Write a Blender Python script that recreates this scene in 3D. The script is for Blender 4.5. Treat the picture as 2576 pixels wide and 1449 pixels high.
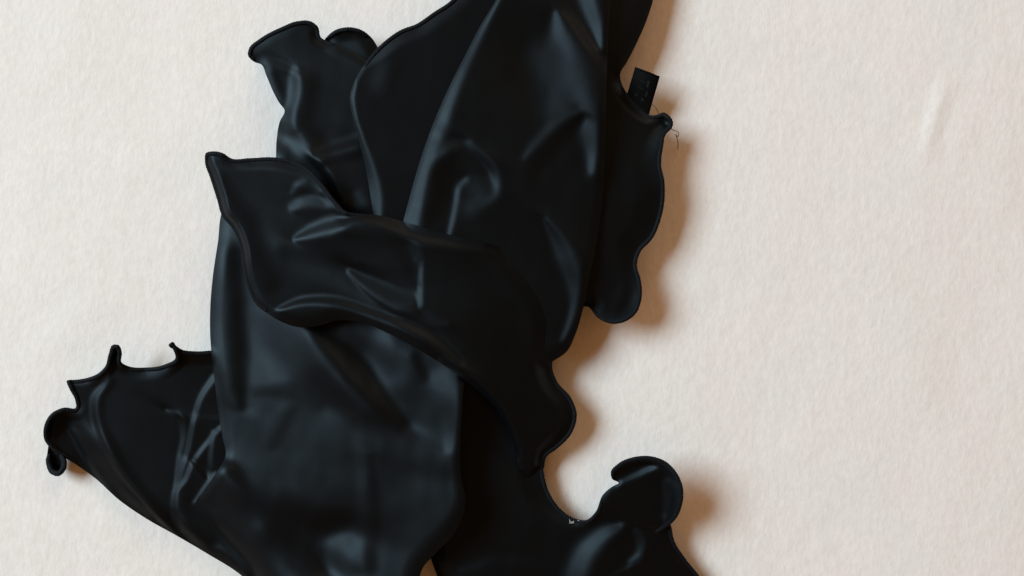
import bpy, math, random
import numpy as np
from mathutils import Vector, noise
from mathutils.geometry import delaunay_2d_cdt

random.seed(4)
scene = bpy.context.scene
for o in list(bpy.data.objects):
    bpy.data.objects.remove(o)
col = scene.collection

# ------------------------------------------------------------------ camera
# The photograph looks straight down on the cloth from about 42 cm; the frame is about 48 cm wide.
CAM_H = 0.42
MM = 0.001
PX = 0.48 / 2576.0            # metres on the blanket per unit of the drawing grid (2576 x 1449)
cam_d = bpy.data.cameras.new('camera')
cam_d.sensor_width = 36.0
cam_d.lens = 36.0 * CAM_H / 0.48
cam_d.clip_start = 0.01
cam_d.clip_end = 50.0
cam = bpy.data.objects.new('camera', cam_d)
cam.location = (0, 0, CAM_H)
col.objects.link(cam)
scene.camera = cam

# ------------------------------------------------------------------ light
world = bpy.data.worlds.new('World')
scene.world = world
world.use_nodes = True
bg = world.node_tree.nodes['Background']
bg.inputs['Color'].default_value = (1.0, 0.46, 0.17, 1)   # warm light bounced around the room
bg.inputs['Strength'].default_value = 0.28

def window(name, loc, w, h, energy, colour):
    d = bpy.data.lights.new(name, 'AREA')
    d.shape = 'RECTANGLE'
    d.size, d.size_y = w, h
    d.color = colour
    d.energy = energy
    o = bpy.data.objects.new(name, d)
    o.location = loc
    o.rotation_euler = (-Vector(loc)).to_track_quat('-Z', 'Y').to_euler()
    col.objects.link(o)


window('window_light', (-3.38, 1.40, 2.97), 2.7, 1.9, 308.0, (0.73, 0.915, 1.0))      # main window, left and a little beyond
window('far_window_light', (0.9, 2.5, 1.35), 1.5, 0.8, 19.0, (1.0, 0.76, 0.54))     # weaker warm light from the far side of the room

vs = scene.view_settings
vs.view_transform = 'Standard'
vs.look = 'None'
vs.exposure = 0.0
vs.gamma = 1.0
vs.use_curve_mapping = False
scene.cycles.use_denoising = True
scene.cycles.max_bounces = 6


# ------------------------------------------------------------------ helpers
def W(u, v, z):
    """Point of the drawing grid at height z (mm) -> world."""
    k = PX * (CAM_H - z * MM) / CAM_H
    return ((u - 1288.0) * k, -(v - 724.5) * k, z * MM)


def nodes_of(name):
    m = bpy.data.materials.new(name)
    m.use_nodes = True
    nt = m.node_tree
    return m, nt, nt.nodes['Principled BSDF'], nt.nodes.new, nt.links.new


def satin(name, base, rough, spec=0.5, sheen=0.0, bump=0.06, weave=2600.0, aniso=0.0):
    m, nt, b, N, L = nodes_of(name)
    b.inputs['Roughness'].default_value = rough
    b.inputs['Specular IOR Level'].default_value = spec
    b.inputs['Specular Tint'].default_value = (0.68, 0.86, 1.0, 1)
    b.inputs['Sheen Weight'].default_value = sheen
    b.inputs['Sheen Roughness'].default_value = 0.4
    b.inputs['Sheen Tint'].default_value = (0.45, 0.7, 1.0, 1)
    tc = N('ShaderNodeTexCoord')
    n1 = N('ShaderNodeTexNoise'); n1.inputs['Scale'].default_value = 45.0; n1.inputs['Detail'].default_value = 3.0
    L(tc.outputs['Object'], n1.inputs['Vector'])
    cr = N('ShaderNodeMix'); cr.data_type = 'RGBA'
    cr.inputs[6].default_value = (*[c * 0.75 for c in base], 1)
    cr.inputs[7].default_value = (*[c * 1.25 for c in base], 1)
    L(n1.outputs['Fac'], cr.inputs[0])
    L(cr.outputs[2], b.inputs['Base Color'])
    mr = N('ShaderNodeMapRange')
    mr.inputs['To Min'].default_value = rough - 0.06; mr.inputs['To Max'].default_value = rough + 0.06
    L(n1.outputs['Fac'], mr.inputs['Value']); L(mr.outputs['Result'], b.inputs['Roughness'])
    mp = N('ShaderNodeMapping'); mp.inputs['Rotation'].default_value = (0, 0, 0.5); mp.inputs['Scale'].default_value = (1, 0.35, 1)
    L(tc.outputs['Object'], mp.inputs['Vector'])
    n2 = N('ShaderNodeTexNoise'); n2.inputs['Scale'].default_value = weave; n2.inputs['Detail'].default_value = 2.0
    L(mp.outputs['Vector'], n2.inputs['Vector'])
    bp = N('ShaderNodeBump'); bp.inputs['Strength'].default_value = bump; bp.inputs['Distance'].default_value = 0.0004
    L(n2.outputs['Fac'], bp.inputs['Height']); L(bp.outputs['Normal'], b.inputs['Normal'])
    return m


M_SATIN = satin('black_satin', (0.0006, 0.0010, 0.0015), 0.485, 0.20, 0.010, bump=0.05, weave=1300.0)
M_HEM = satin('black_overlock_thread', (0.003, 0.003, 0.004), 0.7, 0.16, 0.03, bump=0.5, weave=1500.0)
M_LABEL = satin('label_ribbon', (0.0025, 0.0022, 0.002), 0.7, 0.08, 0.0, bump=0.3, weave=1800.0)
M_PRINT = satin('label_print', (0.016, 0.018, 0.016), 0.7, 0.1)
M_THREAD = satin('dark_thread', (0.03, 0.026, 0.024), 0.7, 0.2)
M_LINT = satin('white_lint', (0.55, 0.55, 0.55), 0.9, 0.2)


def felt():
    m, nt, b, N, L = nodes_of('cream_felt')
    b.inputs['Roughness'].default_value = 0.95
    b.inputs['Specular IOR Level'].default_value = 0.15
    b.inputs['Sheen Weight'].default_value = 0.12
    b.inputs['Sheen Roughness'].default_value = 0.6
    tc = N('ShaderNodeTexCoord')
    # faint cloudy pink / green tint and fibre mottling
    c1 = N('ShaderNodeTexNoise'); c1.inputs['Scale'].default_value = 26.0; c1.inputs['Detail'].default_value = 4.0
    L(tc.outputs['Object'], c1.inputs['Vector'])
    ramp = N('ShaderNodeValToRGB')
    ramp.color_ramp.elements[0].position = 0.36; ramp.color_ramp.elements[0].color = (0.758, 0.747, 0.722, 1)
    ramp.color_ramp.elements[1].position = 0.66; ramp.color_ramp.elements[1].color = (0.778, 0.745, 0.727, 1)
    L(c1.outputs['Fac'], ramp.inputs['Fac'])
    mp = N('ShaderNodeMapping'); mp.inputs['Rotation'].default_value = (0, 0, -0.45); mp.inputs['Scale'].default_value = (1.0, 0.55, 1)
    L(tc.outputs['Object'], mp.inputs['Vector'])
    f1 = N('ShaderNodeTexNoise'); f1.inputs['Scale'].default_value = 420.0; f1.inputs['Detail'].default_value = 5.0; f1.inputs['Roughness'].default_value = 0.62
    L(mp.outputs['Vector'], f1.inputs['Vector'])
    f2 = N('ShaderNodeTexNoise'); f2.inputs['Scale'].default_value = 120.0; f2.inputs['Detail'].default_value = 3.0
    L(mp.outputs['Vector'], f2.inputs['Vector'])
    mr = N('ShaderNodeMapRange'); mr.inputs['From Min'].default_value = 0.3; mr.inputs['From Max'].default_value = 0.7
    mr.inputs['To Min'].default_value = 0.95; mr.inputs['To Max'].default_value = 1.04
    L(f1.outputs['Fac'], mr.inputs['Value'])
    mx = N('ShaderNodeMix'); mx.data_type = 'RGBA'; mx.blend_type = 'MULTIPLY'; mx.inputs[0].default_value = 1.0
    L(ramp.outputs['Color'], mx.inputs[6]); L(mr.outputs['Result'], mx.inputs[7])
    L(mx.outputs[2], b.inputs['Base Color'])
    ad = N('ShaderNodeMath'); ad.operation = 'ADD'
    sc2 = N('ShaderNodeMath'); sc2.operation = 'MULTIPLY'; sc2.inputs[1].default_value = 1.5
    L(f2.outputs['Fac'], sc2.inputs[0]); L(f1.outputs['Fac'], ad.inputs[0]); L(sc2.outputs[0], ad.inputs[1])
    bp = N('ShaderNodeBump'); bp.inputs['Strength'].default_value = 0.26; bp.inputs['Distance'].default_value = 0.0008
    L(ad.outputs[0], bp.inputs['Height']); L(bp.outputs['Normal'], b.inputs['Normal'])
    return m


M_FELT = felt()


def mesh_obj(name, verts, faces, mat, parent=None, smooth=True):
    me = bpy.data.meshes.new(name)
    me.from_pydata([tuple(map(float, v)) for v in verts], [], [tuple(map(int, f)) for f in faces])
    me.update()
    me.materials.append(mat)
    if smooth:
        me.polygons.foreach_set('use_smooth', [True] * len(me.polygons))
    o = bpy.data.objects.new(name, me)
    col.objects.link(o)
    if parent:
        o.parent = parent
    return o


def catmull(P, closed, step=6.0):
    """Centripetal-ish Catmull-Rom through rows of P (x, y, then attributes); returns samples and index of source segment."""
    P = np.asarray(P, float)
    n = len(P)
    out, seg = [], []
    rng = range(n if closed else n - 1)
    for i in rng:
        if closed:
            a, b, c, d = P[(i - 1) % n], P[i], P[(i + 1) % n], P[(i + 2) % n]
        else:
            a, b, c, d = P[max(i - 1, 0)], P[i], P[i + 1], P[min(i + 2, n - 1)]
        L = max(np.hypot(*(c - b)[:2]), 1e-6)
        La = max(np.hypot(*(b - a)[:2]), 1e-6); Ld = max(np.hypot(*(d - c)[:2]), 1e-6)
        m1 = (c - b) / L if np.allclose(a, b) else ((b - a) / La * L + (c - b) / L * La) / (L + La)
        m2 = (c - b) / L if np.allclose(c, d) else ((c - b) / L * Ld + (d - c) / Ld * L) / (L + Ld)
        k = max(1, int(round(L / step)))
        for j in range(k):
            t = j / k
            h00 = 2*t**3 - 3*t**2 + 1; h10 = t**3 - 2*t**2 + t; h01 = -2*t**3 + 3*t**2; h11 = t**3 - t**2
            q = h00*b + h10*L*m1 + h01*c + h11*L*m2
            q[2:] = b[2:] * (1 - t) + c[2:] * t
            out.append(q); seg.append(i)
    if not closed:
        out.append(P[-1].copy()); seg.append(n - 2)
    return np.array(out), np.array(seg)


def seg_dist(Q, A, B):
    """Distance of points Q to segments A-B: (distance, index, parameter, signed side)."""
    best = np.full(len(Q), 1e9); idx = np.zeros(len(Q), int); par = np.zeros(len(Q)); side = np.zeros(len(Q))
    for i in range(len(A)):
        d = B[i] - A[i]
        l2 = max(float(d @ d), 1e-9)
        r = Q - A[i]
        t = np.clip((r @ d) / l2, 0, 1)
        e = r - t[:, None] * d
        dd = np.hypot(e[:, 0], e[:, 1])
        k = dd < best
        best[k] = dd[k]; idx[k] = i; par[k] = t[k]
        side[k] = (r[k, 0] * -d[1] + r[k, 1] * d[0])      # >0: right-hand side when travelling (y down)
    return best, idx, par, np.sign(side)


def inside(Q, P):
    x, y = Q[:, 0], Q[:, 1]
    c = np.zeros(len(Q), bool)
    n = len(P)
    for i in range(n):
        x1, y1 = P[i]; x2, y2 = P[(i + 1) % n]
        if y1 == y2:
            continue
        k = ((y1 > y) != (y2 > y)) & (x < (x2 - x1) * (y - y1) / (y2 - y1) + x1)
        c ^= k
    return c


def tps(pins):
    pins = np.asarray(pins, float)
    X = pins[:, :2] / 500.0
    n = len(X)
    def U(r2):
        return np.where(r2 > 1e-12, 0.5 * r2 * np.log(np.maximum(r2, 1e-12)), 0.0)
    K = U(((X[:, None] - X[None]) ** 2).sum(-1)) + np.eye(n) * 0.004
    Pm = np.c_[np.ones(n), X]
    A = np.zeros((n + 3, n + 3)); A[:n, :n] = K; A[:n, n:] = Pm; A[n:, :n] = Pm.T
    w = np.linalg.lstsq(A, np.r_[pins[:, 2], 0, 0, 0], rcond=None)[0]
    def f(Q):
        q = Q / 500.0
        return U(((q[:, None] - X[None]) ** 2).sum(-1)) @ w[:n] + np.c_[np.ones(len(q)), q] @ w[n:]
    return f


# height map of the pile so far, 8 px cells, with a margin
CELL = 8.0
GX0, GY0 = -400.0, -500.0
GW, GH = 430, 310
HMAP = np.zeros((GH, GW))
gx, gy = np.meshgrid(GX0 + np.arange(GW) * CELL, GY0 + np.arange(GH) * CELL)
GP = np.c_[gx.ravel(), gy.ravel()]


def sample_h(Q, H):
    x = np.clip((Q[:, 0] - GX0) / CELL, 0, GW - 1.001); y = np.clip((Q[:, 1] - GY0) / CELL, 0, GH - 1.001)
    i = x.astype(int); j = y.astype(int); fx = x - i; fy = y - j
    return (H[j, i]*(1-fx)*(1-fy) + H[j, i+1]*fx*(1-fy) + H[j+1, i]*(1-fx)*fy + H[j+1, i+1]*fx*fy)


def blur(H, r):
    k = np.exp(-0.5 * (np.arange(-3*r, 3*r+1) / r) ** 2); k /= k.sum()
    H = np.apply_along_axis(lambda a: np.convolve(np.pad(a, 3*r, mode='edge'), k, 'valid'), 0, H)
    return np.apply_along_axis(lambda a: np.convolve(np.pad(a, 3*r, mode='edge'), k, 'valid'), 1, H)


def grow(H, n):
    for _ in range(n):
        P = np.pad(H, 1, mode='edge')
        H = np.maximum.reduce([P[a:a + H.shape[0], b:b + H.shape[1]] for a in range(3) for b in range(3)])
    return H


def smooth01(t):
    t = np.clip(t, 0, 1)
    return t * t * (3 - 2 * t)


# fold relief: strokes say how strongly the cloth tips towards a window there; the tilt is integrated into height
FC = 3.0
TIP = {'w': (0.90, 0.44), 'n': (-0.34, 0.94)}


def tilt(b):
    return np.interp(b, [0, .2, .3, .42, .68, 1.0, 1.3, 1.6], [-.26, -.12, .0, .12, .27, .46, .62, .78])


def relief(base, folds, outline, ground, keep=800.0, rounds=24, perp=0.90):
    lo = outline.min(0) - 160; hi = outline.max(0) + 160
    nx = int((hi[0] - lo[0]) / FC); ny = int((hi[1] - lo[1]) / FC)
    fx, fy = np.meshgrid(lo[0] + np.arange(nx) * FC, lo[1] + np.arange(ny) * FC)
    t0 = float(tilt(base)) * (0.7 if base < 0.3 else 1.0)
    T = np.full((ny, nx), t0); D1 = np.full((ny, nx), TIP['w'][0]); D2 = np.full((ny, nx), TIP['w'][1])
    for mode, b, pts in folds:
        P, _ = catmull(pts, False, 8.0)
        hw = P[:, 2].max() * 1.7 + 6
        i0 = max(int((P[:, 0].min() - hw - lo[0]) / FC), 0); i1 = min(int((P[:, 0].max() + hw - lo[0]) / FC) + 2, nx)
        j0 = max(int((P[:, 1].min() - hw - lo[1]) / FC), 0); j1 = min(int((P[:, 1].max() + hw - lo[1]) / FC) + 2, ny)
        if i1 <= i0 or j1 <= j0:
            continue
        Q = np.c_[fx[j0:j1, i0:i1].ravel(), fy[j0:j1, i0:i1].ravel()]
        d, i, t, s = seg_dist(Q, P[:-1, :2], P[1:, :2])
        w = P[i, 2] * (1 - t) + P[np.minimum(i + 1, len(P) - 1), 2] * t
        al = (1 - smooth01((d / w - 0.05) / 1.75)).reshape(j1 - j0, i1 - i0)
        sl = (slice(j0, j1), slice(i0, i1))
        T[sl] = T[sl] * (1 - al) + al * float(tilt(b))
        D1[sl] = D1[sl] * (1 - al) + al * TIP[mode][0]
        D2[sl] = D2[sl] * (1 - al) + al * TIP[mode][1]
    n = np.hypot(D1, D2) + 1e-6
    D1 /= n; D2 /= n
    Q = np.c_[fx.ravel(), fy.ravel()]
    m = blur(inside(Q, outline).astype(float).reshape(ny, nx), 3)
    c = FC * PX / MM
    g2, g1 = np.gradient(ground(Q).reshape(ny, nx), c)
    T = T - (g1 * D1 + g2 * D2)                              # the lie of the sheet already tips it this much
    kx = 2 * np.pi * np.fft.fftfreq(nx, c)[None]; ky = 2 * np.pi * np.fft.fftfreq(ny, c)[:, None]
    mu = (2 * np.pi / (keep * PX / MM)) ** 2
    den = kx ** 2 + ky ** 2 + mu
    G1, G2 = T * D1 * m, T * D2 * m
    for k in range(rounds):
        F = -(1j * kx * np.fft.fft2(G1) + 1j * ky * np.fft.fft2(G2)) / den
        if k == rounds - 1:
            break
        h1 = np.real(np.fft.ifft2(1j * kx * F)); h2 = np.real(np.fft.ifft2(1j * ky * F))
        err = T - (h1 * D1 + h2 * D2)                       # what is still missing along the light
        G1 = h1 * perp + m * err * D1 * 1.3; G2 = h2 * perp + m * err * D2 * 1.3
    h = np.real(np.fft.ifft2(F))
    return h, lo


def sample_f(Q, HL):
    H, lo = HL
    x = np.clip((Q[:, 0] - lo[0]) / FC, 0, H.shape[1] - 1.001); y = np.clip((Q[:, 1] - lo[1]) / FC, 0, H.shape[0] - 1.001)
    i = x.astype(int); j = y.astype(int); fx = x - i; fy = y - j
    return (H[j, i]*(1-fx)*(1-fy) + H[j, i+1]*fx*(1-fy) + H[j+1, i]*(1-fx)*fy + H[j+1, i+1]*fx*fy)


HEM_R = 0.7   # mm


def sheet(name, outline, pins, ridges=(), blobs=(), parent=None, rest=True, wrinkle=0.35, roll=45.0, free=80.0,
          seed=0.0, step=5.0, skirt=14.0, rs=0.55, hem_r=HEM_R, lay=1.2, base=0.2, folds=(), perp=0.90, keep=800.0):
    """One draped piece of cloth: outline points (x, y, height mm, 'f' free hemmed edge / 'r' rolled fold / 'h' tucked under[, edge width])."""
    global HMAP
    rows = []
    for p in outline:
        w = p[4] if len(p) > 4 else (free if p[3] == 'f' else roll)
        rows.append((p[0], p[1], p[2], 1.0 if p[3] == 'r' else 0.0, w, 1.0 if p[3] == 'h' else 0.0, 0.5 * rs * w * PX / MM))
    types = [p[3] for p in outline]
    Bd, seg = catmull(rows, True, step)
    BX = Bd[:, :2]
    A, Bn = BX, np.roll(BX, -1, 0)
    f = tps(pins)
    rd = [(catmull(r[0], False, 12.0)[0], r) for r in ridges]
    Hb = blur(grow(HMAP, 2), 2) if rest else None
    RF = relief(base, folds, BX, f, perp=perp, keep=keep) if folds else None

    def height(Q, dist=None):
        z = f(Q)
        if RF is not None:
            z = z + sample_f(Q, RF)
        for poly, r in rd:
            h, wa, wb = r[1], r[2], r[3]
            tp = r[4] if len(r) > 4 else 0.25
            d, i, t, s = seg_dist(Q, poly[:-1], poly[1:])
            u = (i + t) / (len(poly) - 1)
            w = np.where(s > 0, wa, wb)
            env = smooth01(u / tp) * smooth01((1 - u) / tp) if tp > 0 else 1.0
            z = z + h * env * np.exp(-(d / w) ** 2)
        for (bx, by, h, rx, ry, ang) in blobs:
            c, s_ = math.cos(math.radians(ang)), math.sin(math.radians(ang))
            dx, dy = Q[:, 0] - bx, Q[:, 1] - by
            a = (dx * c + dy * s_) / rx; b = (-dx * s_ + dy * c) / ry
            z = z + h * np.exp(-(a * a + b * b))
        if wrinkle:
            nz = np.array([noise.noise((q[0] / 95.0 + seed, q[1] / 130.0, seed)) + 0.45 * noise.noise((q[0] / 40.0, q[1] / 60.0 + seed, seed + 7)) for q in Q])
            z = z + wrinkle * nz
        d, i, t, s = seg_dist(Q, A, Bn)
        # smoothly blended edge attributes
        at = np.zeros((len(Q), 5)); ws = np.zeros(len(Q))
        k = slice(None, None, 3)
        for p in Bd[k]:
            r2 = (Q[:, 0] - p[0]) ** 2 + (Q[:, 1] - p[1]) ** 2 + 30.0
            w = 1.0 / r2 ** 2
            at += w[:, None] * p[2:]; ws += w
        at /= ws[:, None]
        near = np.exp(-(d / 8.0))[:, None]
        exact = Bd[i, 2:] * (1 - t[:, None]) + np.roll(Bd, -1, 0)[i, 2:] * t[:, None]
        at = at * (1 - near) + exact * near
        tt = np.clip(d / at[:, 2], 0, 1)
        wf = smooth01(tt)
        zf = at[:, 0] * (1 - wf) + z * wf
        zr = z - at[:, 4] * (1 - tt) ** 2
        z = at[:, 1] * zr + (1 - at[:, 1]) * zf
        if rest:
            b = sample_h(Q, Hb) + lay - (lay + 2.0) * at[:, 3] * (1 - smooth01(tt))
            z = 0.5 * (z + b + np.sqrt((z - b) ** 2 + 1.0))
        else:
            z = np.maximum(z, 0.6)
        return z

    # triangulate
    x0, y0 = BX.min(0); x1, y1 = BX.max(0)
    pts = []
    yy = y0; row = 0
    while yy < y1:
        xs = np.arange(x0 + (row % 2) * step * 0.5, x1, step)
        pts.append(np.c_[xs, np.full(len(xs), yy)])
        yy += step * 0.866; row += 1
    G = np.vstack(pts)
    G = G[inside(G, BX)]
    d = seg_dist(G, A, Bn)[0]
    G = G[d > step * 0.6]
    V2 = np.vstack([BX, G])
    nb = len(BX)
    vv, ee, ff, ov, oe, of = delaunay_2d_cdt([Vector((float(a), float(b))) for a, b in V2],
                                             [(i, (i + 1) % nb) for i in range(nb)], [], 1, 1e-4)
    Q = np.array([[v.x, v.y] for v in vv])
    Z = height(Q)
    in2out = {}
    for k, lst in enumerate(ov):
        for q in lst:
            in2out[q] = k
    faces = []
    for t_ in ff:
        a, b, c = t_[:3]
        cr = (Q[b, 0]-Q[a, 0])*(Q[c, 1]-Q[a, 1]) - (Q[b, 1]-Q[a, 1])*(Q[c, 0]-Q[a, 0])
        faces.append((a, b, c) if cr < 0 else (a, c, b))      # y is down in the drawing grid
    verts = [W(q[0], q[1], z) for q, z in zip(Q, Z)]
    # rolled-under rim below folded edges
    area = np.sum(BX[:, 0] * np.roll(BX[:, 1], -1) - np.roll(BX[:, 0], -1) * BX[:, 1])
    tan = np.roll(BX, -1, 0) - np.roll(BX, 1, 0)
    tan /= np.maximum(np.hypot(tan[:, 0], tan[:, 1]), 1e-6)[:, None]
    nin = np.c_[-tan[:, 1], tan[:, 0]] * (1 if area > 0 else -1)
    rings = [(2.0, 0.22), (8.0, 0.6), (18.0, 1.0)]
    rim = {}
    for i in range(nb):
        if types[seg[i]] != 'f' and i in in2out:
            z = Z[in2out[i]]
            drop = min(skirt, max(z - 0.8, 0.2))
            verts.append(W(BX[i, 0], BX[i, 1], z))
            ids = [len(verts) - 1]
            for ins, dz in rings:
                verts.append(W(BX[i, 0] + nin[i, 0] * ins, BX[i, 1] + nin[i, 1] * ins, z - drop * dz))
                ids.append(len(verts) - 1)
            rim[i] = ids
    for i in rim:
        j = (i + 1) % nb
        if j in rim:
            for k in range(len(rings)):
                q = (rim[i][k], rim[j][k], rim[j][k+1], rim[i][k+1])
                faces.append(q if area < 0 else q[::-1])
    o = mesh_obj(name, verts, faces, M_SATIN, parent)
    # hem cord along free edges
    runs, cur = [], []
    order = list(range(nb))
    start = next((i for i in order if types[seg[i]] != 'f'), None)
    if start is not None:
        order = order[start:] + order[:start]
    for i in order:
        if types[seg[i]] == 'f':
            cur.append(i)
        elif cur:
            cur.append(i)
            runs.append(cur); cur = []
    if cur:
        runs.append(cur)
    for run in runs:
        if len(run) > 4:
            pts3 = [Vector(W(BX[i, 0] + nin[i, 0] * 5, BX[i, 1] + nin[i, 1] * 5, Z[in2out[i]] + 0.1)) for i in run if i in in2out]
            hem(pts3, o, hem_r)
    # into the height map
    m = inside(GP, BX)
    if m.any():
        hz = height(GP[m])
        flat = HMAP.ravel().copy()
        flat[m] = np.maximum(flat[m], hz)
        HMAP = flat.reshape(HMAP.shape)
    return o


def tube(name, pts, rad, mat, parent, sides=8, stitch=0.0, period=0.0011, wide=1.0):
    P = [Vector(p) for p in pts]
    # resample evenly
    R = [P[0]]
    stepm = min(rad * MM * 0.45, 0.0005) if stitch else rad * MM * 1.2
    for a, b in zip(P[:-1], P[1:]):
        n = max(1, int((b - a).length / stepm))
        for k in range(1, n + 1):
            R.append(a.lerp(b, k / n))
    verts, faces = [], []
    acc = 0.0
    up = Vector((0, 0, 1))
    for i, p in enumerate(R):
        t = (R[min(i + 2, len(R) - 1)] - R[max(i - 2, 0)])
        if t.length < 1e-9:
            t = Vector((1, 0, 0))
        t.normalize()
        s = t.cross(up)
        if s.length < 1e-6:
            s = Vector((1, 0, 0))
        s.normalize(); n = s.cross(t)
        if i:
            acc += (p - R[i - 1]).length
        r = rad * MM * (1 + stitch * math.sin(2 * math.pi * acc / period) + stitch * 0.8 * noise.noise((acc * 900, rad, len(R))))
        e = min(i, len(R) - 1 - i) * 1.0
        r *= min(1.0, 0.35 + e * 0.2)
        for k in range(sides):
            an = 2 * math.pi * k / sides
            verts.append(p + s * (math.cos(an) * r * wide) + n * (math.sin(an) * r * 0.8))
        if i:
            o0 = (i - 1) * sides; o1 = i * sides
            for k in range(sides):
                faces.append((o0 + k, o0 + (k + 1) % sides, o1 + (k + 1) % sides, o1 + k))
    faces.append(tuple(range(sides))[::-1]); faces.append(tuple(range(len(verts) - sides, len(verts))))
    return mesh_obj(name, verts, faces, mat, parent)


def hem(pts3, parent, r):
    return tube('hem', pts3, r, M_HEM, parent, sides=7, stitch=0.075, period=0.0012, wide=1.45)


# ------------------------------------------------------------------ the blanket
def blanket():
    def axis(lo, hi, d, far):
        inner = list(np.arange(lo, hi + 1e-9, d))
        out = [hi + (far - hi) * (k / 8) ** 1.6 for k in range(1, 9)]
        neg = [-(-lo + (far + lo) * (k / 8) ** 1.6) for k in range(8, 0, -1)]
        return np.array(neg + inner + out)
    xs = axis(-0.34, 0.34, 0.0026, 1.3); ys = axis(-0.24, 0.24, 0.0026, 1.0)
    creases = [  # polyline in grid units, height mm, half-widths
        ([(2392, 150), (2372, 225), (2350, 300), (2330, 365), (2308, 450)], 0.85, 15, 20),
        ([(2440, 230), (2425, 330), (2400, 420)], 0.3, 22, 22),
        ([(60, 860), (180, 800), (330, 740)], 0.35, 40, 30),
        ([(0, 900), (120, 880), (300, 800)], 0.3, 30, 40),
        ([(1690, 40), (1740, 110), (1790, 180)], 0.3, 20, 20),
        ([(90, 350), (240, 420), (420, 440)], 0.3, 40, 50),
        ([(1900, 1000), (2050, 1150), (2300, 1240)], 0.4, 90, 110),
        ([(2250, 700), (2300, 900), (2280, 1100)], 0.4, 80, 100),
        ([(20, 1300), (200, 1330), (380, 1420)], 0.35, 50, 60),
    ]
    U, V = np.meshgrid(xs / PX + 1288.0, -ys / PX + 724.5)
    Q = np.c_[U.ravel(), V.ravel()]
    Z = np.zeros(len(Q))
    for poly, h, wa, wb in creases:
        pl = catmull(poly, False, 20.0)[0]
        d, i, t, s = seg_dist(Q, pl[:-1], pl[1:])
        u = (i + t) / (len(pl) - 1)
        Z += h * smooth01(u / 0.4) * smooth01((1 - u) / 0.4) * np.exp(-(d / np.where(s > 0, wa, wb)) ** 2)
    for k, q in enumerate(Q):
        Z[k] += 0.9 * noise.noise((q[0] / 420, q[1] / 420, 3.3)) + 0.22 * noise.noise((q[0] / 130, q[1] / 160, 9.1)) + 0.05 * noise.noise((q[0] / 34, q[1] / 48, 5.1))
    Z -= 0.6
    verts = [(x, y, 0) for y in ys for x in xs]
    verts = [(v[0], v[1], z * MM) for v, z in zip(verts, Z)]
    nx = len(xs)
    faces = [(j*nx+i, j*nx+i+1, (j+1)*nx+i+1, (j+1)*nx+i) for j in range(len(ys)-1) for i in range(nx-1)]
    o = mesh_obj('blanket', verts, faces, M_FELT)
    o['kind'] = 'structure'
    return o


blanket()

# ------------------------------------------------------------------ the garment
g = bpy.data.objects.new('satin_garment', None)
g.empty_display_size = 0.05
col.objects.link(g)
g['label'] = 'crumpled black satin garment with wavy ruffled hems lying on the cream blanket'
g['category'] = 'garment'

# --- lower right: shaded back layer with the wavy edge and the deep notch
sheet('back_skirt_panel', [
    (1120, 900, 6, 'h'), (1330, 900, 6, 'h'), (1330, 1000, 6, 'h'), (1335, 1090, 6, 'h'), (1358, 1140, 7, 'h'),
    (1366, 1180, 7.5, 'f'), (1380, 1235, 7, 'f'), (1415, 1285, 8, 'f', 30), (1450, 1306, 9, 'f', 26), (1476, 1308, 11, 'f', 26),
    (1497, 1290, 13, 'f', 26), (1517, 1245, 14, 'f', 26), (1560, 1215, 12, 'h', 24), (1650, 1230, 10, 'h', 24), (1688, 1322, 12, 'f', 30), (1697, 1362, 10, 'f', 30), (1722, 1402, 8, 'f', 30),
    (1762, 1452, 7, 'f', 30), (1820, 1540, 6, 'f'), (1790, 1640, 6, 'f'), (1600, 1700, 6, 'f'), (1350, 1660, 6, 'f'), (1180, 1560, 6, 'f'), (1112, 1475, 5, 'f'), (1092, 1428, 6, 'h'), (1060, 1300, 6, 'h'), (1080, 1050, 6, 'h')],
    [(1200, 1000, 10), (1340, 1050, 7), (1250, 1250, 11), (1380, 1380, 11), (1470, 1345, 13), (1560, 1300, 15), (1650, 1400, 11), (1600, 1450, 12), (1250, 1440, 10), (1700, 1500, 8), (1400, 1600, 9), (1330, 1180, 9)],
    base=0.14, folds=[
        ('w', 1.25, [(1560, 1322, 12), (1510, 1348, 26), (1472, 1390, 30), (1450, 1440, 30), (1440, 1520, 30)]),
        ('w', .0, [(1590, 1345, 14), (1555, 1385, 20), (1520, 1440, 22), (1500, 1500, 22)]),
        ('w', 1.1, [(1596, 1336, 8), (1612, 1360, 14), (1608, 1390, 13), (1585, 1412, 9)]),
        ('n', .5, [(1530, 1450, 5), (1580, 1426, 6), (1625, 1398, 6), (1636, 1370, 5)]),
        ('n', .4, [(1150, 1436, 12), (1260, 1408, 16), (1350, 1420, 16), (1400, 1450, 14)]),
        ('w', .4, [(1330, 1180, 8), (1362, 1240, 10), (1398, 1288, 10), (1450, 1322, 8)]),
    ], parent=g, rest=False, wrinkle=0.2, seed=1.0)

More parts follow.
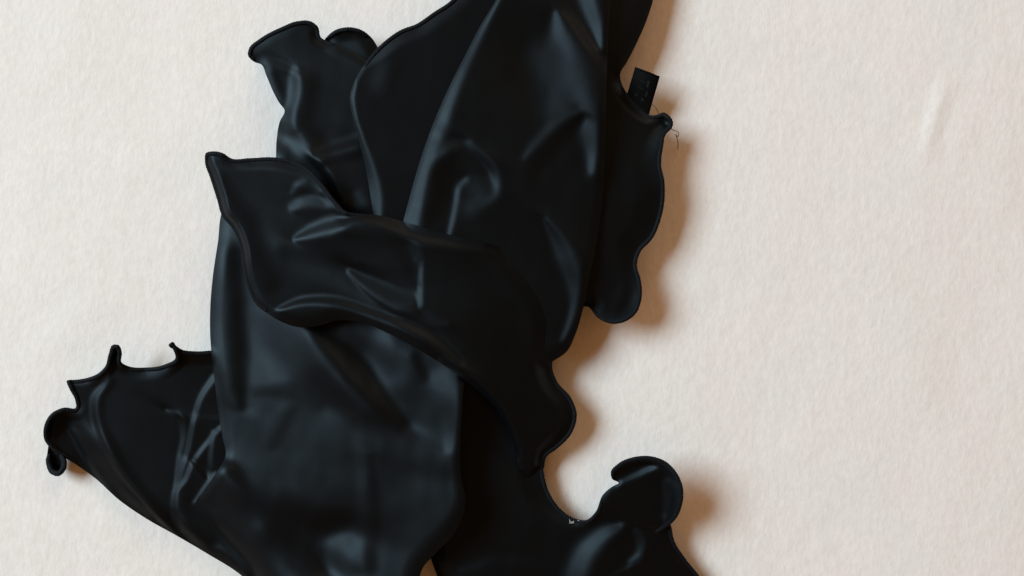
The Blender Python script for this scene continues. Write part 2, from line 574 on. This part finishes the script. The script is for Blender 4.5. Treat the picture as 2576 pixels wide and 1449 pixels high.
# --- lower left: the fanned, ruffled wing
sheet('side_panel', [
    (640, 860, 3, 'h'), (540, 881, 8.5, 'f', 40), (490, 884, 10, 'f', 40), (458, 880, 12, 'f', 25), (440, 869, 14, 'f', 14), (429, 864, 15, 'f', 12), (438, 884, 14, 'f', 14), (442, 900, 12, 'f', 25),
    (415, 917, 9, 'f', 40), (365, 925, 8, 'f', 40), (322, 921, 10, 'f', 40), (305, 911, 13, 'f', 26), (306, 888, 15, 'f', 22), (299, 869, 16, 'f', 20), (284, 868, 16, 'f', 20), (274, 890, 15, 'f', 24), (265, 922, 13, 'f', 30),
    (248, 939, 11, 'f', 30), (215, 952, 9, 'f', 28), (186, 956, 9, 'f', 20), (169, 957, 10, 'f', 18), (175, 978, 10, 'f', 22), (188, 1002, 9, 'f', 30), (191, 1026, 8, 'f', 40),
    (160, 1026, 10, 'f', 26), (128, 1042, 11, 'f', 26), (111, 1074, 11, 'f', 26), (112, 1106, 9, 'f', 26), (128, 1128, 8, 'f', 26), (158, 1148, 6, 'f', 26), (190, 1168, 5, 'r', 30), (238, 1202, 5, 'r', 30),
    (300, 1258, 5, 'r', 30), (370, 1306, 5, 'r', 30), (445, 1348, 5, 'r', 30), (520, 1392, 5, 'r', 30), (605, 1446, 5, 'r', 30), (690, 1540, 5, 'r', 40), (800, 1620, 5, 'r', 40), (900, 1560, 5, 'h'), (820, 1300, 5, 'h'), (720, 1050, 5, 'h')],
    [(500, 950, 8.5), (350, 1000, 9), (200, 1060, 8), (215, 1130, 7), (380, 1120, 7.5), (480, 1230, 6.5), (420, 1270, 6), (560, 1100, 6), (560, 1380, 5), (290, 1205, 7), (700, 1200, 3), (640, 1000, 3), (450, 1330, 6)],
    base=0.10, folds=[
        ('w', .95, [(190, 1070, 18), (225, 1110, 24), (258, 1165, 22), (310, 1235, 18), (375, 1298, 12)]),
        ('w', .0, [(160, 1110, 14), (200, 1160, 14), (232, 1205, 8)]),
        ('w', 1.2, [(178, 1080, 6), (207, 1133, 7), (243, 1195, 8), (275, 1235, 7)]),
        ('w', 1.2, [(262, 925, 7), (264, 962, 9), (238, 1001, 10), (239, 1050, 9), (261, 1115, 9), (296, 1186, 8), (349, 1247, 7), (410, 1317, 7), (452, 1355, 5)]),
        ('w', .0, [(285, 960, 10), (258, 1005, 9), (258, 1050, 10), (282, 1112, 12), (318, 1180, 12), (368, 1240, 12), (425, 1305, 12)]),
        ('w', 1.1, [(445, 1300, 10), (480, 1345, 16), (540, 1385, 16), (610, 1432, 14)]),
        ('w', .0, [(470, 1260, 14), (480, 1310, 16), (530, 1355, 16)]),
        ('w', 1.2, [(540, 946, 9), (506, 997, 7), (485, 1063, 6), (472, 1129, 6), (446, 1216, 7), (438, 1269, 8), (449, 1322, 6), (493, 1368, 6), (603, 1436, 6)]),
        ('w', 1.0, [(420, 1030, 5), (452, 1046, 6), (460, 1082, 6), (449, 1155, 5.5), (442, 1222, 5.5)]),
        ('w', 1.2, [(556, 1072, 6), (515, 1120, 6), (484, 1164, 6), (462, 1212, 6), (441, 1236, 5.5)]),
        ('n', 1.2, [(482, 1162, 5.5), (508, 1188, 5.5), (528, 1212, 5.5)]),
        ('w', 1.0, [(536, 1085, 5.5), (529, 1150, 5.5), (527, 1205, 5.5)]),
        ('w', 1.0, [(540, 1190, 5.5), (512, 1228, 5.5), (490, 1262, 5.5)]),
        ('n', .4, [(475, 1045, 5), (500, 1046, 5), (545, 1050, 5)]),
        ('w', .45, [(395, 918, 6), (425, 910, 7), (442, 892, 6)]),
        ('w', .55, [(182, 1036, 6), (150, 1038, 7), (126, 1058, 7)]),
    ], parent=g, rest=False, wrinkle=0.12, seed=2.0, step=3.6)
# small curled tip under the wing
sheet('ruffle', [
    (128, 1110, 7, 'h', 14), (119, 1140, 5, 'f', 14), (118, 1168, 5, 'f', 14), (128, 1190, 6, 'f', 14), (147, 1196, 7, 'f', 14), (163, 1182, 8, 'f', 14), (166, 1160, 7, 'f', 14), (156, 1140, 6, 'h', 14), (150, 1120, 6, 'h', 14)],
    [(140, 1165, 3), (140, 1130, 4), (150, 1160, 3)], parent=g, rest=False, wrinkle=0.2, seed=3.0, step=4.0, hem_r=0.9)

# --- right: ruffle hanging out behind, with the strap at the top
sheet('back_ruffle', [
    (1500, -330, 14, 'h'), (1600, -340, 14, 'r'), (1660, -200, 14, 'r'), (1643, 0, 14, 'r'), (1625, 55, 14, 'r'), (1600, 112, 14, 'r'), (1575, 160, 12, 'r'), (1560, 185, 10, 'r', 30),
    (1566, 215, 11, 'f', 30), (1590, 250, 11, 'f', 30), (1618, 278, 11, 'f', 30), (1635, 290, 12, 'f', 24), (1655, 288, 13, 'f', 20), (1668, 283, 14, 'f', 20), (1684, 292, 15, 'f', 20), (1693, 308, 15, 'f', 20), (1689, 324, 15, 'f', 20), (1676, 336, 15, 'f', 30),
    (1668, 370, 16, 'f'), (1663, 415, 16, 'f'), (1671, 455, 16, 'f'), (1672, 495, 15, 'f'), (1661, 555, 14, 'f'), (1643, 598, 14, 'f'), (1610, 636, 14, 'f'), (1602, 665, 14, 'f', 40), (1612, 705, 15, 'f', 40), (1614, 748, 16, 'f', 40),
    (1600, 788, 16, 'f', 40), (1570, 810, 16, 'f', 40), (1535, 814, 15, 'f', 40), (1502, 798, 14, 'f', 40), (1480, 772, 13, 'f', 40), (1440, 780, 12, 'h'), (1400, 600, 12, 'h'), (1440, 100, 12, 'h')],
    [(1540, 60, 18), (1600, 60, 15), (1600, 400, 16), (1540, 400, 17.5), (1560, 700, 15.5), (1600, 500, 16), (1480, 500, 18), (1520, -200, 17), (1640, 480, 15.5), (1540, 600, 17), (1620, 300, 13)],
    base=0.16, folds=[
        ('w', .28, [(1600, 420, 30), (1590, 480, 30)]),
        ('w', .35, [(1560, 720, 12), (1545, 760, 14), (1540, 795, 10)]),
        ('w', .35, [(1612, 30, 8), (1590, 80, 8), (1568, 130, 8)]),
        ('n', .35, [(1640, 310, 10), (1670, 300, 8)]),
    ], parent=g, rest=False, wrinkle=0.25, seed=4.0)

# --- upper left: ruffle panel with the two lobes
sheet('ruffle', [
    (930, 90, 9, 'f', 40), (905, 74, 11, 'f', 40), (872, 69, 12, 'f', 40), (840, 78, 11, 'f', 40), (820, 96, 8, 'f', 40), (800, 170, 8, 'h', 40), (960, 240, 8, 'h', 40), (955, 130, 8, 'h', 40)],
    [(880, 110, 9.5), (900, 150, 9), (850, 120, 9)], parent=g, rest=False, wrinkle=0.2, seed=5.0)
sheet('shoulder_panel', [
    (624, 138, 13, 'f', 26), (627, 122, 13.5, 'f', 26), (655, 97, 14, 'f', 30), (705, 70, 14.5, 'f', 30), (752, 53, 14.5, 'f', 30), (782, 54, 14, 'f', 30), (800, 68, 13, 'f', 30), (806, 92, 12, 'f', 30),
    (850, 112, 11, 'r', 24), (920, 150, 12, 'r', 24), (1000, 200, 10, 'h'), (1010, 420, 10, 'h'), (990, 600, 10, 'h'), (800, 600, 8, 'h'), (690, 480, 8, 'h'),
    (694, 400, 10, 'r', 26), (696, 350, 10, 'r', 26), (704, 305, 10, 'r', 24), (716, 278, 10, 'r', 22), (702, 258, 9.5, 'r', 22), (688, 232, 9.5, 'r', 22), (670, 190, 10, 'r', 22), (657, 162, 11, 'r', 20), (640, 156, 12, 'f', 24)],
    [(700, 130, 13), (760, 110, 13.5), (690, 200, 12), (850, 200, 13), (760, 290, 13), (720, 350, 13), (850, 330, 13.5), (740, 410, 14), (900, 480, 15), (940, 250, 13), (800, 130, 13)],
    base=0.12, folds=[
        ('n', .45, [(650, 150, 8), (700, 160, 10), (745, 178, 8)]),
        ('w', .0, [(690, 188, 12), (700, 225, 14), (712, 258, 8)]),
        ('w', 1.15, [(742, 190, 14), (741, 235, 17), (733, 275, 12), (727, 312, 14), (722, 345, 30), (748, 365, 24), (786, 394, 16), (817, 438, 14), (842, 482, 10), (857, 512, 6)]),
        ('w', .0, [(785, 210, 22), (778, 270, 22), (772, 320, 18), (800, 345, 18)]),
        ('n', 1.2, [(790, 386, 9), (840, 374, 16), (905, 354, 17)]),
        ('w', .0, [(820, 408, 12), (880, 395, 14), (930, 380, 12)]),
        ('w', .5, [(898, 492, 14), (908, 508, 18)]),
        ('n', .25, [(820, 120, 8), (880, 150, 8), (930, 170, 8)]),
    ], parent=g, rest=True, wrinkle=0.15, seed=6.0)

# --- dark inside panel behind the big front panel
sheet('inner_panel', [
    (1420, -330, 18, 'h'), (1250, -300, 18, 'f'), (1180, -140, 18, 'f'), (1136, 0, 18, 'f', 40), (1090, 32, 18, 'f', 40), (1045, 62, 18, 'f', 40), (1012, 74, 18.5, 'f', 40), (975, 98, 19, 'f', 40), (945, 126, 19, 'f', 36),
    (915, 165, 19, 'r', 12), (893, 203, 19.5, 'r', 10), (881, 238, 19.5, 'r', 8), (886, 290, 19.2, 'r', 8), (902, 350, 18.7, 'r', 8), (917, 410, 17.6, 'r', 10), (927, 460, 16.6, 'r', 10), (933, 500, 16.0, 'r', 10), (942, 545, 16.0, 'r', 10), (1000, 640, 12, 'h'), (1250, 600, 12, 'h'), (1400, 100, 12, 'h')],
    [(1000, 150, 19.5), (960, 250, 19), (980, 400, 18.5), (1100, 150, 18), (1060, 300, 17), (975, 490, 18), (1010, 540, 18), (1200, 300, 15), (1200, 0, 18), (1300, -200, 20)],
    base=0.15, folds=[
        ('w', .34, [(958, 170, 22), (948, 215, 24)]),
        ('w', 1.1, [(893, 208, 5), (886, 240, 6), (893, 300, 6), (911, 360, 8), (929, 420, 12), (940, 465, 15), (946, 505, 15), (948, 545, 12)]),
    ], parent=g, rest=True, wrinkle=0.12, seed=7.0)

# --- the broad lower body
sheet('front_panel', [
    (560, 530, 16, 'r', 30), (548, 610, 15, 'r', 34), (536, 690, 15, 'r', 34), (529, 770, 15, 'r', 34), (529, 850, 15, 'r', 34), (537, 930, 16, 'r', 34), (548, 1030, 17, 'r', 34), (560, 1100, 17, 'r', 30), (568, 1142, 16, 'r', 24), (540, 1195, 13, 'r', 16), (514, 1232, 12, 'r', 16), (493, 1264, 11, 'r', 16), (505, 1305, 10, 'r', 24),
    (548, 1360, 9, 'r', 30), (610, 1432, 8, 'r', 34), (690, 1540, 7, 'r', 50), (860, 1620, 7, 'r', 50), (1000, 1600, 7, 'r'), (1050, 1500, 8, 'r', 50), (1062, 1432, 10, 'r', 50), (1100, 1388, 11, 'r', 50), (1140, 1345, 12, 'r', 50), (1164, 1300, 12, 'r', 40), (1171, 1255, 12.5, 'r', 30), (1160, 1200, 13, 'r', 24), (1158, 1120, 14, 'r', 20), (1162, 1040, 14, 'r', 16), (1168, 965, 14, 'r', 16),
    (1200, 860, 12, 'h'), (1100, 640, 12, 'h'), (800, 560, 12, 'h')],
    [(560, 640, 16), (545, 800, 16), (550, 950, 16), (570, 1100, 16), (700, 800, 17.5), (700, 950, 17.5), (700, 1100, 17.5), (850, 900, 19), (850, 1100, 19), (1000, 950, 16.5), (1130, 950, 15.5), (1130, 1100, 17), (1000, 1200, 17), (1120, 1250, 18), (850, 1250, 17), (500, 1270, 12.5), (530, 1330, 13), (600, 1270, 15), (700, 1350, 16), (620, 1400, 15), (900, 1430, 17), (1020, 1370, 16.5), (850, 700, 15), (1120, 800, 13), (700, 1500, 15)],
    base=0.60, perp=0.90, keep=2500.0, folds=[
        ('w', .14, [(588, 640, 24), (592, 760, 26), (598, 860, 26), (600, 950, 22), (606, 1020, 14)]),
        ('w', .6, [(545, 650, 9), (540, 760, 10), (540, 880, 11), (550, 980, 11), (560, 1060, 12), (575, 1120, 14)]),
        ('w', 1.1, [(680, 790, 40), (690, 850, 50), (720, 900, 46)]),
        ('w', 1.0, [(745, 850, 34), (795, 915, 36), (850, 985, 32), (892, 1045, 22)]),
        ('w', .0, [(790, 820, 20), (862, 895, 40), (920, 965, 38), (965, 1022, 30), (1010, 1062, 22)]),
        ('w', 1.05, [(962, 840, 26), (960, 890, 34), (990, 940, 36)]),
        ('w', .25, [(1048, 900, 14), (1070, 945, 16)]),
        ('w', 1.05, [(1105, 950, 26), (1128, 1005, 30), (1136, 1070, 24), (1132, 1130, 14)]),
        ('w', .6, [(1050, 1020, 30), (1085, 1075, 30)]),
        ('w', .44, [(985, 1145, 26), (1060, 1180, 28), (1115, 1195, 20)]),
        ('w', .4, [(660, 985, 14), (728, 988, 22), (800, 1020, 18)]),
        ('w', .42, [(735, 1030, 14), (706, 1070, 20), (690, 1120, 14)]),
        ('w', .65, [(790, 1090, 32), (830, 1130, 30)]),
        ('w', .0, [(585, 1190, 20), (635, 1245, 32), (700, 1285, 44), (780, 1310, 44), (850, 1310, 26)]),
        ('w', .08, [(690, 1350, 34), (760, 1390, 36), (810, 1430, 24)]),
        ('w', 1.6, [(505, 1285, 14), (530, 1328, 22), (574, 1370, 28), (630, 1420, 36), (700, 1490, 46)]),
        ('w', 1.1, [(845, 1370, 24), (862, 1415, 38), (880, 1470, 46)]),
        ('w', .8, [(894, 1060, 16), (905, 1150, 12), (908, 1250, 12), (904, 1350, 13), (895, 1440, 16)]),
        ('w', .34, [(934, 1150, 10), (944, 1250, 16), (940, 1350, 18), (930, 1430, 18)]),
        ('w', .75, [(1040, 1250, 50), (1075, 1300, 54), (1030, 1370, 50)]),
    ], parent=g, rest=True, wrinkle=0.3, roll=50.0, seed=8.0)

# --- the big upright front panel on the right
sheet('bodice_panel', [
    (1330, -330, 20, 'h'), (1290, -120, 25.5, 'r', 12), (1247, 0, 25.5, 'r', 10), (1210, 62, 25.5, 'r', 10), (1172, 135, 25.2, 'r', 10), (1130, 218, 24.5, 'r', 10), (1090, 310, 23.0, 'r', 12), (1058, 400, 22, 'r', 14), (1032, 490, 22, 'r', 14), (1012, 570, 22, 'r', 14), (1000, 700, 16, 'h'), (1080, 860, 14, 'h'),
    (1250, 960, 9, 'h'), (1350, 935, 9, 'h'), (1392, 908, 15, 'r', 36), (1425, 885, 16, 'r', 36), (1448, 840, 17, 'r', 30), (1466, 780, 17, 'r', 26), (1482, 700, 17.5, 'r', 26), (1502, 600, 18, 'r', 26), (1517, 480, 18, 'r', 26), (1523, 350, 18, 'r', 24), (1526, 200, 18, 'r', 20), (1532, 60, 18, 'r', 16), (1540, -120, 18, 'r', 16), (1500, -330, 18, 'h')],
    [(1260, 60, 26), (1150, 330, 25.5), (1085, 520, 24), (1300, 430, 23.5), (1400, 250, 23.5), (1480, 480, 22), (1400, 600, 22), (1200, 600, 23), (1250, 800, 20), (1430, 750, 20.5), (1400, 850, 18), (1350, -150, 26), (1450, -150, 24)],
    base=0.13, folds=[
        ('w', 1.0, [(1300, -120, 10), (1252, -10, 11), (1216, 62, 12), (1180, 135, 14), (1138, 225, 18), (1106, 300, 23), (1084, 365, 28), (1062, 440, 27), (1046, 510, 24), (1034, 575, 20)]),
        ('w', .6, [(1115, 378, 16), (1140, 362, 12), (1175, 362, 11)]),
        ('w', .8, [(1178, 364, 11), (1222, 402, 12), (1245, 448, 13), (1242, 488, 14), (1214, 505, 14)]),
        ('w', .0, [(1135, 398, 16), (1112, 430, 24), (1102, 480, 26), (1092, 535, 24)]),
        ('w', .15, [(1180, 405, 16), (1212, 432, 12)]),
        ('w', .5, [(1190, 470, 24), (1215, 488, 24), (1180, 520, 26)]),
        ('w', .9, [(1172, 452, 9), (1154, 470, 9), (1147, 505, 9), (1140, 545, 8), (1128, 595, 7)]),
        ('w', .65, [(1365, 140, 40), (1378, 210, 50), (1395, 270, 44)]),
        ('w', .9, [(1398, 35, 10), (1408, 90, 32), (1428, 155, 50), (1450, 225, 48), (1475, 300, 32), (1488, 370, 22), (1486, 430, 14)]),
        ('w', .0, [(1405, -40, 14), (1424, 20, 12), (1468, 88, 13), (1516, 165, 11)]),
        ('w', 1.0, [(1450, -90, 30), (1478, 0, 26), (1498, 60, 20), (1512, 118, 9)]),
        ('w', .6, [(1445, 270, 12), (1392, 315, 15), (1345, 362, 14), (1318, 395, 8)]),
        ('w', .0, [(1462, 292, 10), (1420, 335, 20), (1372, 390, 22), (1340, 430, 20)]),
        ('w', 1.0, [(1370, 550, 5), (1395, 590, 16), (1422, 640, 28), (1442, 695, 20), (1447, 760, 14), (1432, 820, 12), (1415, 855, 8)]),
    ], parent=g, rest=True, wrinkle=0.2, seed=9.0)

# --- the band that wraps across the middle, with the pointed ear on the left
sheet('wrap_fold', [
    (516, 405, 23, 'f', 24), (518, 386, 25, 'f', 24), (540, 381, 26.5, 'f', 24), (562, 386, 26.5, 'f', 24), (580, 398, 25, 'f', 26), (630, 398, 24, 'f', 34), (688, 396, 24, 'f', 34),
    (735, 404, 24, 'f', 34), (780, 428, 25, 'f', 30), (812, 462, 26, 'f', 30), (845, 505, 27, 'f', 30), (872, 532, 28, 'f', 30),
    (905, 537, 28.5, 'r', 16), (950, 541, 28.5, 'r', 16), (1030, 562, 27.5, 'r', 18), (1130, 590, 26.5, 'r', 20), (1220, 612, 24.5, 'r', 20), (1285, 630, 20, 'h', 70), (1370, 700, 18, 'h', 90), (1410, 800, 16, 'h', 90), (1392, 895, 12, 'h', 50), (1389, 925, 12, 'f', 50),
    (1403, 962, 11, 'f', 50), (1436, 1000, 11, 'f', 50), (1451, 1044, 11.5, 'f', 50), (1438, 1090, 10.5, 'f', 50), (1402, 1128, 9.5, 'f', 50), (1374, 1150, 9, 'f', 40), (1366, 1182, 6, 'h', 40), (1340, 1204, 6, 'h', 30), (1312, 1185, 9, 'r', 14), (1296, 1130, 11, 'r', 16), (1276, 1075, 13, 'r', 18), (1245, 1022, 15, 'r', 24), (1205, 985, 18, 'r', 26), (1160, 950, 20, 'r', 28), (1110, 915, 21, 'r', 30), (1050, 878, 22, 'r', 30), (980, 840, 23, 'r', 36), (910, 812, 23, 'r', 40), (850, 806, 23, 'r', 40), (800, 820, 22, 'r', 40), (750, 823, 22, 'r', 40), (705, 808, 22, 'r', 32), (672, 788, 22, 'f', 26),
    (645, 766, 22, 'f', 26), (622, 720, 22, 'f', 24), (611, 670, 22, 'f', 22), (604, 620, 22, 'f', 22), (585, 575, 22, 'f', 22), (560, 545, 22, 'f', 22), (546, 500, 22, 'f', 26), (530, 450, 22.5, 'f', 26)],
    [(545, 440, 25), (600, 500, 24.5), (640, 450, 24.5), (680, 600, 23), (645, 660, 23), (700, 720, 22.5), (720, 520, 24.5), (770, 470, 25.5), (760, 560, 25), (830, 600, 26.5), (900, 590, 28.5), (800, 690, 25), (880, 700, 26), (950, 630, 28), (1040, 660, 28), (1150, 680, 26.5), (980, 735, 28), (1060, 860, 30), (1100, 820, 30.5), (1150, 920, 30), (1200, 800, 27.5), (1300, 800, 23), (1300, 950, 22), (1240, 900, 27), (1240, 1000, 24.5), (1340, 1080, 16), (850, 770, 26), (1330, 1150, 11), (1410, 1050, 11.5), (1380, 950, 13)],
    base=0.13, folds=[
        ('w', .0, [(560, 450, 16), (590, 510, 22), (630, 570, 26), (655, 650, 26), (690, 710, 24)]),
        ('w', .0, [(720, 630, 20), (790, 645, 24), (850, 660, 18)]),
        ('n', 1.0, [(742, 598, 7), (782, 582, 16), (825, 568, 20), (865, 560, 16)]),
        ('n', 1.5, [(860, 555, 12), (905, 548, 12), (955, 557, 13), (1010, 578, 15), (1065, 596, 16), (1125, 606, 14), (1205, 618, 12), (1275, 626, 6)]),
        ('w', .0, [(880, 590, 14), (950, 600, 20), (1010, 630, 20), (1030, 680, 14)]),
        ('w', .0, [(900, 665, 8), (960, 685, 14), (1020, 710, 14), (1042, 720, 8)]),
        ('n', .9, [(878, 680, 7), (918, 708, 16), (960, 732, 22), (1005, 752, 24), (1042, 758, 20)]),
        ('w', .55, [(1040, 615, 14), (1052, 650, 10)]),
        ('w', .85, [(1060, 660, 5), (1057, 720, 7), (1056, 770, 7)]),
        ('w', .45, [(1068, 785, 9), (1092, 803, 11), (1122, 814, 8)]),
        ('n', 1.45, [(698, 778, 6), (757, 758, 11), (835, 757, 12), (933, 787, 12), (1011, 816, 12), (1089, 853, 13), (1160, 915, 10)]),
        ('w', 1.6, [(1110, 900, 8), (1172, 946, 12), (1232, 1004, 12), (1274, 1068, 11), (1302, 1150, 10)]),
        ('w', .65, [(578, 562, 5), (603, 615, 7), (607, 680, 9), (624, 735, 9), (655, 780, 8)]),
        ('n', .45, [(735, 518, 12), (780, 504, 15), (830, 512, 12)]),
        ('w', .42, [(735, 482, 7), (748, 461, 7), (770, 453, 7)]),
        ('w', .0, [(760, 480, 8), (790, 478, 10), (820, 490, 8)]),
        ('n', .3, [(590, 408, 7), (680, 418, 9), (760, 436, 9), (808, 476, 8)]),
    ], parent=g, rest=True, wrinkle=0.15, roll=45, seed=10.0, step=4.5)

# --- lower right curl of the ruffle
sheet('curled_ruffle', [
    (1540, 1205, 17, 'f', 20), (1537, 1187, 18, 'f', 20), (1556, 1166, 20, 'f', 24), (1595, 1150, 21, 'f', 24), (1638, 1148, 21.5, 'f', 24), (1676, 1162, 22, 'f', 24), (1704, 1192, 23, 'f', 30), (1718, 1230, 23.5, 'f', 36), (1716, 1268, 22.5, 'f', 36), (1700, 1305, 19.5, 'f', 30), (1672, 1330, 14, 'f', 24),
    (1645, 1345, 10, 'h', 30), (1600, 1345, 9, 'h', 40), (1540, 1310, 9, 'h', 40), (1512, 1265, 11, 'r', 16), (1530, 1232, 13, 'r', 14), (1556, 1214, 15, 'r', 12)],
    [(1590, 1185, 17.5), (1660, 1190, 19.5), (1640, 1240, 18.5), (1590, 1260, 17), (1695, 1250, 19.5), (1610, 1310, 14.5), (1660, 1290, 15.5)],
    base=0.12, folds=[
        ('n', .8, [(1552, 1216, 7), (1600, 1194, 10), (1650, 1172, 10)]),
        ('w', .0, [(1560, 1190, 8), (1600, 1170, 10)]),
        ('w', 1.3, [(1676, 1212, 12), (1684, 1250, 17), (1678, 1292, 13)]),
    ], parent=g, rest=True, wrinkle=0.12, seed=11.0, step=4.0, lay=0.8)

# --- care label sewn into the side seam
def care_label():
    nu, nv = 10, 14
    c = [(1598, 168), (1660, 192), (1632, 290), (1570, 262)]      # far left, far right, near right, near left
    verts, faces = [], []
    for j in range(nv + 1):
        b = j / nv
        for i in range(nu + 1):
            a = i / nu
            p = (np.array(c[0])*(1-a) + np.array(c[1])*a)*(1-b) + (np.array(c[3])*(1-a) + np.array(c[2])*a)*b
            z = 10.5 + 3.0 * (1 - b) ** 1.5 + 1.8 * math.sin(a * math.pi * 0.8) * (1 - b * 0.4) + 0.5 * math.sin(b * 5 + a)
            verts.append(W(p[0], p[1], z))
    n = nu + 1
    for j in range(nv):
        for i in range(nu):
            faces.append((j*n+i, (j+1)*n+i, (j+1)*n+i+1, j*n+i+1))
    o = mesh_obj('care_label', verts, faces, M_LABEL, g)
    o['label'] = 'small black ribbon care label with faint grey print'
    s = o.modifiers.new('thickness', 'SOLIDIFY'); s.thickness = 0.0004; s.offset = -1
    # faint printed marks, too worn to read
    def at(a, b, dz):
        p = (np.array(c[0])*(1-a) + np.array(c[1])*a)*(1-b) + (np.array(c[3])*(1-a) + np.array(c[2])*a)*b
        z = 10.5 + 3.0 * (1 - b) ** 1.5 + 1.8 * math.sin(a * math.pi * 0.8) * (1 - b * 0.4) + 0.5 * math.sin(b * 5 + a)
        return W(p[0], p[1], z + dz)
    pv, pf = [], []
    rr = random.Random(5)
    for (a0, b0, a1, b1) in [(0.60, 0.20, 0.70, 0.40), (0.66, 0.46, 0.74, 0.62), (0.36, 0.26, 0.52, 0.30), (0.34, 0.44, 0.56, 0.48), (0.28, 0.62, 0.40, 0.70), (0.56, 0.66, 0.66, 0.76)]:
        na = 4
        for k in range(na):
            u0 = a0 + (a1 - a0) * k / na; u1 = a0 + (a1 - a0) * (k + 0.75) / na
            v0 = b0 + rr.uniform(0, 0.02); v1 = b1 - rr.uniform(0, 0.03)
            i0 = len(pv)
            pv += [at(u0, v0, 0.12), at(u0, v1, 0.12), at(u1, v1, 0.12), at(u1, v0, 0.12)]
            pf.append((i0, i0+1, i0+2, i0+3))
    mesh_obj('print', pv, pf, M_PRINT, o, smooth=False)
    tube('folded_edge', [Vector(at(k / 12, 0.02, 0.1)) for k in range(13)], 0.45, M_LABEL, o, sides=6)
    return o


care_label()

# --- loose sewing thread beside the knob of the ruffle
tube('loose_thread', [W(*p) for p in catmull([(1686, 322, 11), (1695, 328, 9), (1703, 330, 6), (1708, 337, 4), (1704, 344, 3), (1700, 338, 3.4), (1704, 350, 2.0), (1706, 362, 1.2), (1705, 376, 0.8)], False, 3.0)[0]], 0.16, M_THREAD, g, sides=5)
tube('loose_thread', [W(*p) for p in catmull([(1640, 262, 9), (1650, 272, 5), (1656, 284, 2.5), (1660, 296, 1.5)], False, 3.0)[0]], 0.13, M_THREAD, g, sides=5)

# --- white lint caught on the hems
rl = random.Random(8)
for (u, v, z, n) in [(1442, 1312, 10, 7), (549, 492, 21.6, 5)]:
    for k in range(n):
        a = rl.uniform(0, 6.28); r = rl.uniform(3, 7)
        x = u + rl.uniform(-10, 14) * (1.0 if z < 15 else 0.4); y = v + rl.uniform(-4, 4) * (1.0 if z < 15 else 2.2)
        pts = [W(x - math.cos(a) * r, y - math.sin(a) * r * .5, z), W(x, y, z + 0.4), W(x + math.cos(a + .6) * r, y + math.sin(a + .6) * r * .5, z + 0.1)]
        tube('lint', pts, 0.12, M_LINT, g, sides=5)
